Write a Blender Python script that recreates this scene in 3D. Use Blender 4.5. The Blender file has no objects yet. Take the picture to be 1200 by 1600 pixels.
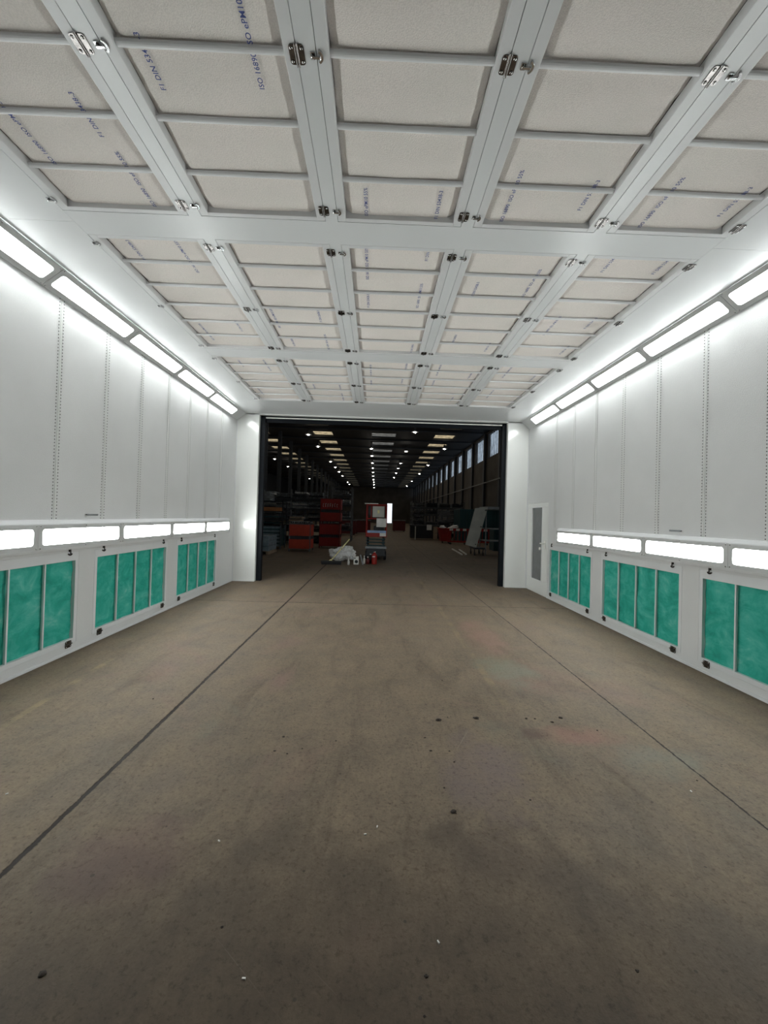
import bpy, bmesh, math, random
from mathutils import Vector, Matrix, noise
random.seed(7)
SC = bpy.context.scene
COL = SC.collection
PI = math.pi

# ------------------------------------------------------------------ camera
CAM_H = 1.6
F_PX, YAW, PITCH, ROLL = 615.0, -0.0197, 0.0123, 0.0278
def cam_axes():
    cy, sy, cp, sp = math.cos(YAW), math.sin(YAW), math.cos(PITCH), math.sin(PITCH)
    f = Vector((-sy*cp, cy*cp, sp)); r = Vector((cy, sy, 0)); u = r.cross(f)
    c, s = math.cos(ROLL), math.sin(ROLL)
    return c*r + s*u, -s*r + c*u, f
cr, cu, cf = cam_axes()
cd = bpy.data.cameras.new('camera')
cam = bpy.data.objects.new('camera', cd); COL.objects.link(cam)
m = Matrix((cr, cu, -cf)).transposed().to_4x4(); m.translation = (0, 0, CAM_H)
cam.matrix_world = m
cd.sensor_fit = 'VERTICAL'; cd.sensor_height = 36.0; cd.lens = F_PX/1600*36.0
cd.clip_start = 0.02; cd.clip_end = 500
SC.camera = cam
# ------------------------------------------------------------------ world, exposure
w = bpy.data.worlds.new('sky'); SC.world = w; w.use_nodes = True
w.node_tree.nodes['Background'].inputs[0].default_value = (0.82, 0.91, 1.0, 1)
w.node_tree.nodes['Background'].inputs[1].default_value = 1.55
SC.view_settings.view_transform = 'Standard'; SC.view_settings.look = 'None'
SC.view_settings.gamma = 1; SC.view_settings.use_curve_mapping = False
SC.view_settings.exposure = 0.0
LAMP_LOW = 31.5         # radiance of the lower booth light fixtures
LAMP_L = 19.5           # radiance of the booth light fixtures
PEND_W = 9.0          # power of each hall pendant lamp
BULB_L = 60.0

# ------------------------------------------------------------------ booth dimensions
WL, WR, HC, D = -3.34, 3.61, 3.95, 9.33
Y0 = 0.30                       # near end of the booth
XLT, XRT, ZLB = -3.13, 3.417, 3.785
J1, J2 = -2.82, 3.096            # door opening

# ------------------------------------------------------------------ materials
def nt(name):
    m = bpy.data.materials.new(name); m.use_nodes = True
    t = m.node_tree; b = t.nodes['Principled BSDF']
    return m, t, b
def N(t, kind, **kw):
    n = t.nodes.new(kind)
    for k, v in kw.items():
        if k.startswith('_'): setattr(n, k[1:], v)
        else: n.inputs[k.replace('__', ' ')].default_value = v
    return n
def ramp(t, src, stops):
    r = t.nodes.new('ShaderNodeValToRGB'); e = r.color_ramp.elements
    while len(e) < len(stops): e.new(0.5)
    for el, (p, c) in zip(e, stops):
        el.position = p; el.color = c if len(c) == 4 else (*c, 1)
    t.links.new(src, r.inputs[0]); return r
def plain(name, col, rough=0.5, metal=0.0, spec=0.5, noise_amt=0.12, scale=6.0, bump=0.0, bscale=60):
    m, t, b = nt(name)
    b.inputs['Roughness'].default_value = rough; b.inputs['Metallic'].default_value = metal
    b.inputs['Specular IOR Level'].default_value = spec
    tc = t.nodes.new('ShaderNodeTexCoord')
    n = N(t, 'ShaderNodeTexNoise', Scale=scale, Detail=5.0); t.links.new(tc.outputs['Object'], n.inputs['Vector'])
    lo = tuple(c*(1-noise_amt) for c in col); hi = tuple(min(1, c*(1+noise_amt)) for c in col)
    r = ramp(t, n.outputs['Fac'], [(0.3, lo), (0.7, hi)]); t.links.new(r.outputs[0], b.inputs['Base Color'])
    if bump:
        n2 = N(t, 'ShaderNodeTexNoise', Scale=bscale, Detail=3.0); t.links.new(tc.outputs['Object'], n2.inputs['Vector'])
        bp = N(t, 'ShaderNodeBump', Strength=bump, Distance=0.01); t.links.new(n2.outputs['Fac'], bp.inputs['Height'])
        t.links.new(bp.outputs[0], b.inputs['Normal'])
    return m
def emis(name, col, strength):
    m, t, b = nt(name)
    b.inputs['Base Color'].default_value = (*col, 1); b.inputs['Emission Color'].default_value = (*col, 1)
    b.inputs['Emission Strength'].default_value = strength; b.inputs['Roughness'].default_value = .4
    return m
def pane(name, col):
    m, t, b = nt(name); t.nodes.remove(b)
    tr = N(t, 'ShaderNodeBsdfTransparent', Color=(*col, 1)); gl = N(t, 'ShaderNodeBsdfGlossy', Roughness=0.08)
    tc = t.nodes.new('ShaderNodeTexCoord'); n = N(t, 'ShaderNodeTexNoise', Scale=2.2, Detail=4.0)
    t.links.new(tc.outputs['Object'], n.inputs['Vector'])
    r = ramp(t, n.outputs['Fac'], [(0.3, tuple(c*.72 for c in col)), (0.6, col)]); t.links.new(r.outputs[0], tr.inputs[0])
    mx = N(t, 'ShaderNodeMixShader', Fac=0.04); t.links.new(tr.outputs[0], mx.inputs[1]); t.links.new(gl.outputs[0], mx.inputs[2])
    t.links.new(mx.outputs[0], t.nodes['Material Output'].inputs[0]); return m

M = {}
M['paint'] = plain('white_textured_paint', (.695, .70, .70), .34, noise_amt=.035, scale=1.5, bump=.35, bscale=170)
M['gloss'] = plain('white_gloss_paint', (.82, .83, .81), .13, noise_amt=.02, scale=1.0, bump=.03, bscale=12)
M['sheet'] = plain('white_sheet_metal', (.745, .765, .775), .26, noise_amt=.03, scale=1.2, bump=.04, bscale=25)
M['frame'] = plain('white_frame_enamel', (.73, .74, .75), .3, noise_amt=.02, scale=3)
M['lampframe'] = plain('light_grey_enamel', (.58, .59, .59), .35, noise_amt=.03, scale=3)
M['chrome'] = plain('polished_chrome', (.55, .55, .56), .12, metal=1.0, noise_amt=.1)
M['darkchrome'] = plain('dark_polished_steel', (.16, .15, .145), .2, metal=1.0, noise_amt=.25, scale=20)
M['dark'] = plain('dark_gap', (.035, .035, .038), .7)
M['jamb'] = plain('black_seal', (.003, .005, .008), .6, spec=.2)
M['black'] = plain('black_rubber', (.012, .014, .017), .45)
M['ink'] = plain('blue_ink', (.07, .10, .30), .8, noise_amt=.3, scale=60)
M['diffuser'] = emis('lit_diffuser', (.96, 1.0, .985), LAMP_L)
M['diffuser_low'] = emis('lit_lower_diffuser', (.96, 1.0, .985), LAMP_LOW)
M['roof'] = plain('dark_roof_sheeting', (.018, .022, .028), .7)
M['steel'] = plain('dark_painted_steel', (.03, .038, .05), .6)
M['hallwall'] = plain('brown_cladding', (.075, .068, .062), .8, noise_amt=.25, scale=.7)
M['red'] = plain('red_enamel', (.33, .016, .010), .45, noise_amt=.2, scale=2)
M['orangered'] = plain('faded_red_enamel', (.50, .06, .03), .5, noise_amt=.2, scale=2)
M['darkred'] = plain('dark_red_enamel', (.10, .006, .006), .5)
M['grey'] = plain('grey_steel', (.28, .30, .31), .45, noise_amt=.2)
M['midgrey'] = plain('mid_grey_steel', (.12, .125, .13), .5, noise_amt=.3)
M['dkgrey'] = plain('charcoal_steel', (.035, .04, .045), .5, noise_amt=.3)
M['wrap'] = plain('blue_grey_wrap', (.22, .29, .33), .25, noise_amt=.25, scale=5, bump=.4, bscale=10)
M['wood'] = plain('pale_wood', (.32, .24, .16), .7, noise_amt=.25, scale=9)
M['orange'] = plain('orange_card', (.45, .19, .07), .7, noise_amt=.2)
M['white'] = plain('dull_white', (.78, .77, .73), .5, noise_amt=.12)
M['plastic'] = plain('crumpled_polythene', (.90, .89, .85), .22, noise_amt=.25, scale=7, bump=.5, bscale=14)
M['yellow'] = plain('yellow_handle', (.9, .82, .42), .5)
M['teal'] = plain('dark_teal_paint', (.02, .065, .075), .45, noise_amt=.25, scale=1.5)
M['blue'] = plain('pale_blue_band', (.32, .46, .72), .5)
M['board'] = plain('off_white_board', (.5, .5, .44), .5, noise_amt=.15, scale=2)
M['bulb'] = emis('lit_bulb', (1, .93, .8), BULB_L)
M['skypane'] = pane('yellowed_rooflight_sheet', (.99, .85, .64))
M['skyclear'] = pane('dirty_rooflight_glass', (.54, .51, .47))
M['winpane'] = pane('cloudy_window_glass', (.60, .63, .66))
M['doorglass'] = plain('grey_door_glass', (.10, .11, .115), .08, spec=1.0, noise_amt=.1)
M['dirt'] = plain('dark_dirt', (.03, .022, .016), .9, noise_amt=.4, scale=80)

def make_filter_mat():
    m, t, b = nt('off_white_filter_fleece')
    b.inputs['Roughness'].default_value = .95; b.inputs['Specular IOR Level'].default_value = .15
    tc = t.nodes.new('ShaderNodeTexCoord'); oi = t.nodes.new('ShaderNodeObjectInfo')
    ad = N(t, 'ShaderNodeVectorMath', _operation='ADD'); ml = N(t, 'ShaderNodeMath', _operation='MULTIPLY'); ml.inputs[1].default_value = 40
    t.links.new(oi.outputs['Random'], ml.inputs[0]); t.links.new(tc.outputs['Object'], ad.inputs[0]); t.links.new(ml.outputs[0], ad.inputs[1])
    n1 = N(t, 'ShaderNodeTexNoise', Scale=2.5, Detail=3.0); n2 = N(t, 'ShaderNodeTexNoise', Scale=150.0, Detail=4.0)
    t.links.new(ad.outputs[0], n1.inputs['Vector']); t.links.new(tc.outputs['Object'], n2.inputs['Vector'])
    r1 = ramp(t, n1.outputs['Fac'], [(.35, (.89, .845, .80)), (.65, (.92, .86, .82))])
    r2 = ramp(t, n2.outputs['Fac'], [(.35, (.9, .9, .9)), (.6, (1, 1, 1))])
    mx = N(t, 'ShaderNodeMixRGB', _blend_type='MULTIPLY', Fac=1.0)
    t.links.new(r1.outputs[0], mx.inputs[1]); t.links.new(r2.outputs[0], mx.inputs[2]); t.links.new(mx.outputs[0], b.inputs['Base Color'])
    bp = N(t, 'ShaderNodeBump', Strength=.35, Distance=.01); t.links.new(n2.outputs['Fac'], bp.inputs['Height']); t.links.new(bp.outputs[0], b.inputs['Normal'])
    return m
M['fleece'] = make_filter_mat()
def make_green():
    m, t, b = nt('green_glass_fibre')
    b.inputs['Roughness'].default_value = .6; b.inputs['Specular IOR Level'].default_value = .3
    tc = t.nodes.new('ShaderNodeTexCoord'); oi = t.nodes.new('ShaderNodeObjectInfo')
    ad = N(t, 'ShaderNodeVectorMath', _operation='ADD'); ml = N(t, 'ShaderNodeMath', _operation='MULTIPLY'); ml.inputs[1].default_value = 23
    t.links.new(oi.outputs['Random'], ml.inputs[0]); t.links.new(tc.outputs['Object'], ad.inputs[0]); t.links.new(ml.outputs[0], ad.inputs[1])
    mp = N(t, 'ShaderNodeMapping'); mp.inputs['Scale'].default_value = (1, 1.3, 6.5); mp.inputs['Rotation'].default_value = (.28, 0, 0)
    t.links.new(ad.outputs[0], mp.inputs['Vector'])
    n1 = N(t, 'ShaderNodeTexNoise', Scale=4.0, Detail=8.0, Roughness=.62, Distortion=.5); t.links.new(mp.outputs[0], n1.inputs['Vector'])
    r1 = ramp(t, n1.outputs['Fac'], [(.25, (.008, .23, .17)), (.45, (.022, .38, .29)), (.6, (.07, .47, .38)), (.78, (.26, .60, .52))])
    t.links.new(r1.outputs[0], b.inputs['Base Color'])
    bp = N(t, 'ShaderNodeBump', Strength=.5, Distance=.01); t.links.new(n1.outputs['Fac'], bp.inputs['Height']); t.links.new(bp.outputs[0], b.inputs['Normal'])
    return m
M['green'] = make_green()

def make_floor():
    m, t, b = nt('worn_concrete')
    L = t.links.new
    tc = t.nodes.new('ShaderNodeTexCoord'); P = tc.outputs['Object']
    def nz(sc, det=6, rough=.6, stretch=None, dist=0):
        n = N(t, 'ShaderNodeTexNoise', Scale=sc, Detail=det, Roughness=rough, Distortion=dist)
        if stretch:
            mp = N(t, 'ShaderNodeMapping'); mp.inputs['Scale'].default_value = stretch; L(P, mp.inputs['Vector']); L(mp.outputs[0], n.inputs['Vector'])
        else: L(P, n.inputs['Vector'])
        return n.outputs['Fac']
    def mix(a, bcol, fac, mode='MIX'):
        x = N(t, 'ShaderNodeMixRGB', _blend_type=mode)
        if isinstance(a, tuple): x.inputs[1].default_value = (*a, 1)
        else: L(a, x.inputs[1])
        if isinstance(bcol, tuple): x.inputs[2].default_value = (*bcol, 1)
        else: L(bcol, x.inputs[2])
        if isinstance(fac, float): x.inputs[0].default_value = fac
        else: L(fac, x.inputs[0])
        return x.outputs[0]
    def mth(op, a, c=None, clamp=False):
        x = N(t, 'ShaderNodeMath', _operation=op); x.use_clamp = clamp
        for i, v in enumerate((a, c)):
            if v is None: continue
            if isinstance(v, (int, float)): x.inputs[i].default_value = v
            else: L(v, x.inputs[i])
        return x.outputs[0]
    sep = t.nodes.new('ShaderNodeSeparateXYZ'); L(P, sep.inputs[0]); X, Y = sep.outputs[0], sep.outputs[1]
    big = nz(.55, 5, .55); mid = nz(3.2, 8, .62); fine = nz(70, 5, .7); drag = nz(1.6, 7, .65, (2.2, .55, 1), 1.0)
    c = ramp(t, big, [(.3, (.158, .124, .087)), (.5, (.173, .136, .098)), (.7, (.186, .147, .108))]).outputs[0]
    c = mix(c, ramp(t, mid, [(.25, (.70, .70, .71)), (.5, (.98, .97, .96)), (.75, (1.2, 1.18, 1.15))]).outputs[0], 1.0, 'MULTIPLY')
    c = mix(c, ramp(t, drag, [(.28, (.68, .67, .66)), (.46, (1, 1, 1)), (.7, (1.1, 1.09, 1.07))]).outputs[0], .8, 'MULTIPLY')
    c = mix(c, ramp(t, fine, [(.3, (.72, .72, .72)), (.55, (1, 1, 1)), (.8, (1.22, 1.22, 1.22))]).outputs[0], .75, 'MULTIPLY')
    mott = nz(24, 5, .7, (1.2, .8, 1))
    c = mix(c, ramp(t, mott, [(.3, (.80, .79, .78)), (.52, (1, 1, 1)), (.75, (1.16, 1.15, 1.13))]).outputs[0], .8, 'MULTIPLY')
    # tinted stains of paint dust, plus painted-in light fall-off near the camera
    tint = nz(.8, 6, .6, None, .8)
    c = mix(c, (.20, .125, .105), ramp(t, tint, [(.56, (0, 0, 0)), (.72, (.6, .6, .6))]).outputs[0])
    tint2 = nz(1.1, 6, .6, (1.3, 1, 1), .5)
    c = mix(c, (.135, .15, .115), ramp(t, tint2, [(.60, (0, 0, 0)), (.76, (.35, .35, .35))]).outputs[0])
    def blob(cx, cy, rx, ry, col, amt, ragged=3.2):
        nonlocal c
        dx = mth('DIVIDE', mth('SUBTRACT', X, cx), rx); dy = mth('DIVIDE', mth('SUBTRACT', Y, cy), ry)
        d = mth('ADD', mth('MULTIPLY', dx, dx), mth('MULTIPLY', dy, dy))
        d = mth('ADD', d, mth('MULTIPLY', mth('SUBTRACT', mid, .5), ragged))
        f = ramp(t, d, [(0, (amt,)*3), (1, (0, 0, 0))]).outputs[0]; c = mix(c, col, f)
    blob(1.55, 2.95, .42, .16, (.26, .125, .095), .45)
    blob(1.25, 2.95, .15, .10, (.06, .045, .04), .55)
    blob(1.95, 2.65, .35, .22, (.16, .17, .135), .4)
    blob(1.45, 4.2, .35, .5, (.17, .19, .14), .5)
    blob(1.5, 5.4, .3, 1.0, (.24, .14, .11), .55)
    blob(.7, 1.9, .28, .3, (.075, .055, .045), .35)
    blob(-.55, 1.95, .3, .2, (.08, .065, .05), .3)
    blob(-1.1, 1.85, .35, .3, (.15, .09, .08), .5)
    blob(.75, 2.5, .3, .5, (.165, .125, .125), .5)
    blob(.4, 2.0, .16, .10, (.05, .04, .03), .22)
    blob(0, .2, 3.6, 1.95, (.052, .037, .025), .95, .9)  # light fall-off towards the camera put into the colour, over somewhat browner concrete
    # scratches
    for (st, rot) in (((34, .7, 1), .5), ((40, .6, 1), -.9)):
        mp = N(t, 'ShaderNodeMapping'); mp.inputs['Rotation'].default_value = (0, 0, rot); L(P, mp.inputs['Vector'])
        mp2 = N(t, 'ShaderNodeMapping'); mp2.inputs['Scale'].default_value = st; L(mp.outputs[0], mp2.inputs['Vector'])
        n = N(t, 'ShaderNodeTexNoise', Scale=.8, Detail=3.0); L(mp2.outputs[0], n.inputs['Vector'])
        c = mix(c, (.30, .26, .21), ramp(t, n.outputs['Fac'], [(.72, (0, 0, 0)), (.78, (.3, .3, .3))]).outputs[0])
    grit = nz(38, 4, .75)
    c = mix(c, ramp(t, grit, [(.36, (.62, .60, .58)), (.46, (1, 1, 1)), (.66, (1, 1, 1)), (.76, (1.2, 1.18, 1.15))]).outputs[0], .8, 'MULTIPLY')
    # small pits
    v = N(t, 'ShaderNodeTexVoronoi', Scale=7.0); L(P, v.inputs['Vector'])
    pit = mth('LESS_THAN', mth('ADD', v.outputs['Distance'], mth('MULTIPLY', mid, .16)), .125)
    c = mix(c, (.05, .04, .032), mth('MULTIPLY', pit, .75))
    # worn yellow lines
    def yline(x0, slope, wd, y0, y1, amt, col=(.32, .24, .09)):
        nonlocal c
        dd = mth('ABSOLUTE', mth('SUBTRACT', mth('SUBTRACT', X, x0), mth('MULTIPLY', Y, slope)))
        f = mth('LESS_THAN', dd, wd)
        f = mth('MULTIPLY', f, mth('MULTIPLY', mth('GREATER_THAN', Y, y0), mth('LESS_THAN', Y, y1)))
        f = mth('MULTIPLY', f, ramp(t, mid, [(.42, (0, 0, 0)), (.6, (amt,)*3)]).outputs[0]); c = mix(c, col, f)
    yline(1.17, .0, .035, 3.4, 40, .35, (.26, .2, .11)); yline(-2.42, -.085, .03, 2.6, 4.3, .45, (.28, .22, .12)); yline(2.45, 0, .03, 9.0, 30, .4, (.26, .2, .14))
    # expansion joints
    wob = mth('MULTIPLY', mth('SUBTRACT', nz(9, 6, .7), .5), .018); wob2 = mth('MULTIPLY', mth('SUBTRACT', nz(22, 5, .7), .5), .034)
    def joint(coord, pos, wd, wa=1.0):
        dd = mth('ABSOLUTE', mth('ADD', mth('SUBTRACT', coord, pos), mth('MULTIPLY', wob, wa)))
        return mth('SUBTRACT', 1.0, mth('DIVIDE', dd, mth('ADD', wd, wob2)), True)
    j = mth('MAXIMUM', joint(X, -1.58, .017), mth('MAXIMUM', joint(X, 2.12, .008), joint(Y, 7.21, .010)))
    j = mth('MAXIMUM', j, mth('MAXIMUM', joint(Y, 13.9, .012), mth('MAXIMUM', joint(X, 5.9, .01), joint(X, -5.3, .01))))
    js = ramp(t, j, [(.02, (0, 0, 0)), (.35, (1, 1, 1))]).outputs[0]
    c = mix(c, (.022, .016, .012), js)
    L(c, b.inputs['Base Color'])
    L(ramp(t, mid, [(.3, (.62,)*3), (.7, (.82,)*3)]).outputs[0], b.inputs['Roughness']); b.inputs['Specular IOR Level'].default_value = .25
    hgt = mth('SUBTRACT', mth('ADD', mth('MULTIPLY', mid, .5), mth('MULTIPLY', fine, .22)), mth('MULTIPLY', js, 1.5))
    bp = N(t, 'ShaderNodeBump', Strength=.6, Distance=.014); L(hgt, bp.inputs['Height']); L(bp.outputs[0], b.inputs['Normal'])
    return m
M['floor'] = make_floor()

# ------------------------------------------------------------------ mesh helpers
class MB:
    def __init__(s): s.bm = bmesh.new()
    def face(s, pts):
        vs = [s.bm.verts.new(p) for p in pts]
        return s.bm.faces.new(vs)
    def box(s, a, b, T=None):
        x0, y0, z0 = (min(a[i], b[i]) for i in range(3)); x1, y1, z1 = (max(a[i], b[i]) for i in range(3))
        c = [Vector(p) for p in ((x0,y0,z0),(x1,y0,z0),(x1,y1,z0),(x0,y1,z0),(x0,y0,z1),(x1,y0,z1),(x1,y1,z1),(x0,y1,z1))]
        if T: c = [T @ p for p in c]
        v = [s.bm.verts.new(p) for p in c]
        for f in ((0,3,2,1),(4,5,6,7),(0,1,5,4),(1,2,6,5),(2,3,7,6),(3,0,4,7)): s.bm.faces.new([v[i] for i in f])
        return s
    def prism(s, poly, ext):
        """poly: list of 3D points, ext: extrusion vector"""
        e = Vector(ext); a = [s.bm.verts.new(Vector(p)) for p in poly]; b = [s.bm.verts.new(Vector(p)+e) for p in poly]
        n = len(a); s.bm.faces.new(a[::-1]); s.bm.faces.new(b)
        for i in range(n): s.bm.faces.new((a[i], a[(i+1)%n], b[(i+1)%n], b[i]))
        return s
    def tube(s, a, b, r, r2=None, n=10, cap=True):
        a, b = Vector(a), Vector(b); d = (b-a).normalized(); r2 = r if r2 is None else r2
        u = d.cross(Vector((0, 0, 1)) if abs(d.z) < .9 else Vector((1, 0, 0))).normalized(); v = d.cross(u)
        A = [s.bm.verts.new(a+(u*math.cos(2*PI*i/n)+v*math.sin(2*PI*i/n))*r) for i in range(n)]
        B = [s.bm.verts.new(b+(u*math.cos(2*PI*i/n)+v*math.sin(2*PI*i/n))*r2) for i in range(n)]
        for i in range(n): s.bm.faces.new((A[i], A[(i+1)%n], B[(i+1)%n], B[i]))
        if cap: s.bm.faces.new(A[::-1]); s.bm.faces.new(B)
        return s
    def lathe(s, prof, n=20, c=(0, 0, 0)):
        rings = []
        for r, z in prof: rings.append([s.bm.verts.new((c[0]+r*math.cos(2*PI*i/n), c[1]+r*math.sin(2*PI*i/n), c[2]+z)) for i in range(n)])
        for A, B in zip(rings, rings[1:]):
            for i in range(n): s.bm.faces.new((A[i], A[(i+1)%n], B[(i+1)%n], B[i]))
        s.bm.faces.new(rings[0][::-1]); s.bm.faces.new(rings[-1]); return s
    def rrect(s, w, h, r, z0, z1, n=5, c=(0, 0)):
        pts = rr_loop(w, h, r, n)
        return s.prism([(c[0]+x, c[1]+y, z0) for x, y in pts], (0, 0, z1-z0))
    def ring(s, W, H, w, h, r, z0, z1, n=5, off=(0, 0)):
        """rectangular plate W x H with a rounded hole w x h; z1 is the visible face"""
        inn = [(x+off[0], y+off[1]) for x, y in rr_loop(w, h, max(r, 1e-4), n)]
        out = []
        for k, (x, y) in enumerate(inn):
            q = k//(n+1); cx = (W/2 if q in (0, 3) else -W/2); cy = (H/2 if q in (0, 1) else -H/2)
            i = k % (n+1)
            if q in (0, 2): px, py = (cx, y) if i < n/2 else (x, cy)
            else: px, py = (x, cy) if i < n/2 else (cx, y)
            if i == n//2+ (0 if n%2 else 0): px, py = cx, cy
            out.append((px, py))
        m_ = len(inn)
        I1 = [s.bm.verts.new((x, y, z1)) for x, y in inn]; O1 = [s.bm.verts.new((x, y, z1)) for x, y in out]
        I0 = [s.bm.verts.new((x, y, z0)) for x, y in inn]; O0 = [s.bm.verts.new((x, y, z0)) for x, y in out]
        for i in range(m_):
            j = (i+1) % m_
            s.bm.faces.new((I1[i], O1[i], O1[j], I1[j])); s.bm.faces.new((O1[i], O0[i], O0[j], O1[j]))
            s.bm.faces.new((I0[i], I1[i], I1[j], I0[j])); s.bm.faces.new((O0[i], I0[i], I0[j], O0[j]))
        return s
    def build(s, name, mat, parent=None, bevel=0, smooth=False, T=None, seg=2, weld=False):
        if weld: bmesh.ops.remove_doubles(s.bm, verts=s.bm.verts, dist=1e-5)
        if T is not None: s.bm.transform(T)
        bmesh.ops.recalc_face_normals(s.bm, faces=s.bm.faces)
        me = bpy.data.meshes.new(name); s.bm.to_mesh(me); s.bm.free()
        me.materials.append(M[mat] if isinstance(mat, str) else mat)
        if smooth:
            for p in me.polygons: p.use_smooth = True
        o = bpy.data.objects.new(name, me); COL.objects.link(o)
        if parent: o.parent = parent
        if bevel:
            bv = o.modifiers.new('bevel', 'BEVEL'); bv.width = bevel; bv.segments = seg; bv.limit_method = 'ANGLE'; bv.angle_limit = .6
        return o
def rr_loop(w, h, r, n):
    pts = []
    for q, (sx, sy) in enumerate(((1, 1), (-1, 1), (-1, -1), (1, -1))):
        for i in range(n+1):
            a = (q + i/n)*PI/2
            pts.append((sx*(w/2-r)+r*math.cos(a), sy*(h/2-r)+r*math.sin(a)))
    return pts
def empty(name, loc=(0, 0, 0), T=None):
    o = bpy.data.objects.new(name, None); COL.objects.link(o); o.empty_display_size = .1
    if T is not None: o.matrix_world = T
    else: o.location = loc
    return o
def tag(o, label, cat, group=None, kind=None):
    o['label'] = label; o['category'] = cat
    if group: o['group'] = group
    if kind: o['kind'] = kind
    return o
def struct(o): o['kind'] = 'structure'; return o
def copy_tree(o, parent=None):
    c = o.copy(); COL.objects.link(c)
    if parent: c.parent = parent; c.matrix_parent_inverse = o.matrix_parent_inverse.copy()
    for ch in [x for x in KIDS.get(o.name, [])]:
        k = copy_tree(ch, c); KIDS.setdefault(c.name, []).append(k)
    return c
KIDS = {}
def reg(root, objs): KIDS[root.name] = list(objs)

# ------------------------------------------------------------------ floor, hall shell
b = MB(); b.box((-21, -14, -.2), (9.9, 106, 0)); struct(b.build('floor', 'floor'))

def hall():
    BAYS = [22.5+4.5*k for k in range(-8, 19)]           # column lines at 31 + 4.5k shifted
    HZ = 9.45
    # right wall with window openings
    b = MB(); b.box((9.8, -14, 0), (10.05, 106, 7.08)); b.box((9.8, -14, 9.2), (10.05, 106, 9.8))
    for k in range(-9, 17):
        y = 31.4+4.5*k
        b.box((9.8, y-1.0, 7.08), (10.05, y, 9.2))
    b.box((9.8, -14, 7.08), (10.05, 31.4-40.5-1, 9.2)); b.box((9.8, 31.4+4.5*16+3.5, 7.08), (10.05, 106, 9.2))
    struct(b.build('wall_right_hall', 'hallwall'))
    b = MB(); b.box((-21.2, -14, 0), (-21, 106, 9.8)); struct(b.build('wall_left_hall', 'roof'))
    b = MB(); b.box((-21, -14.2, 0), (10, -14, 9.8)); struct(b.build('wall_back_hall', 'roof'))
    b = MB(); b.box((-21, 105, 0), (2.9, 105.2, 9.8)); b.box((4.2, 105, 0), (10, 105.2, 9.8)); b.box((2.9, 105, 5.2), (4.2, 105.2, 9.8))
    struct(b.build('wall_far_hall', 'hallwall'))
    # roof with rooflight openings
    rows = [(-12.6, -10.6, 'skypane'), (-6.25, -4.4, 'skypane'), (-.62, 1.68, 'skyclear'), (5.4, 7.35, 'skypane')]
    xs = [-21] + [v for r in rows for v in r[:2]] + [10]
    b = MB()
    for i in range(0, len(xs), 2): b.box((xs[i], -14, HZ), (xs[i+1], 106, HZ+.12))
    for (x0, x1, _) in rows:
        y = -14
        for k in range(-3, 16):
            yc = 33.5+4.5*k; b.box((x0, y, HZ), (x1, yc-.95, HZ+.12)); y = yc+.95
        b.box((x0, y, HZ), (x1, 106, HZ+.12))
    struct(b.build('ceiling_hall', 'roof'))
    n = 0
    for (x0, x1, mt) in rows:
        for k in range(-3, 16):
            yc = 33.5+4.5*k; n += 1
            b = MB(); b.box((x0, yc-.95, HZ+.05), (x1, yc+.95, HZ+.07))
            o = b.build('window_%d' % n, mt); struct(o)
            b = MB()
            for q in range(1, 4): b.box((x0, yc-.95+q*.475-.015, HZ), (x1, yc-.95+q*.475+.015, HZ+.05))
            b.build('glazing_bar', 'steel', o)
    for k in range(-1, 17):
        y = 31.4+4.5*k; n += 1
        b = MB(); b.box((9.83, y, 7.08), (9.84, y+3.5, 9.2)); o = b.build('window_%d' % n, 'winpane'); struct(o)
        b = MB()
        for q in range(0, 8): yy = y+q*.5-.04; b.box((9.822, yy-.03, 7.08), (9.828, yy+.11, 9.2))
        b.box((9.78, y-.1, 7.0), (9.9, y+3.6, 7.08))
        b.build('window_frame', 'steel', o)
    # columns and beams
    t = 0
    for k in range(-4, 17):
        y = 30.9+4.5*k; t += 1
        b = MB(); b.box((9.62, y-.12, 0), (9.8, y+.12, 9.33)); b.box((9.58, y-.2, 0), (9.62, y+.2, 9.33))
        b.box((-21, y-.08, 9.33), (9.45, y+.08, 9.45))
        struct(b.build('trim_%d' % t, 'steel'))
        if y > 12:
            t += 1
            b = MB(); b.box((-8.95, y-.16, 0), (-8.65, y-.12, 9.0)); b.box((-8.95, y+.12, 0), (-8.65, y+.16, 9.0)); b.box((-8.82, y-.12, 0), (-8.78, y+.12, 9.0))
            struct(b.build('trim_%d' % t, 'steel'))
    t += 1; b = MB(); b.box((9.50, 10, 4.82), (9.58, 104, 4.9)); struct(b.build('trim_%d' % t, 'midgrey'))
hall()

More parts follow.
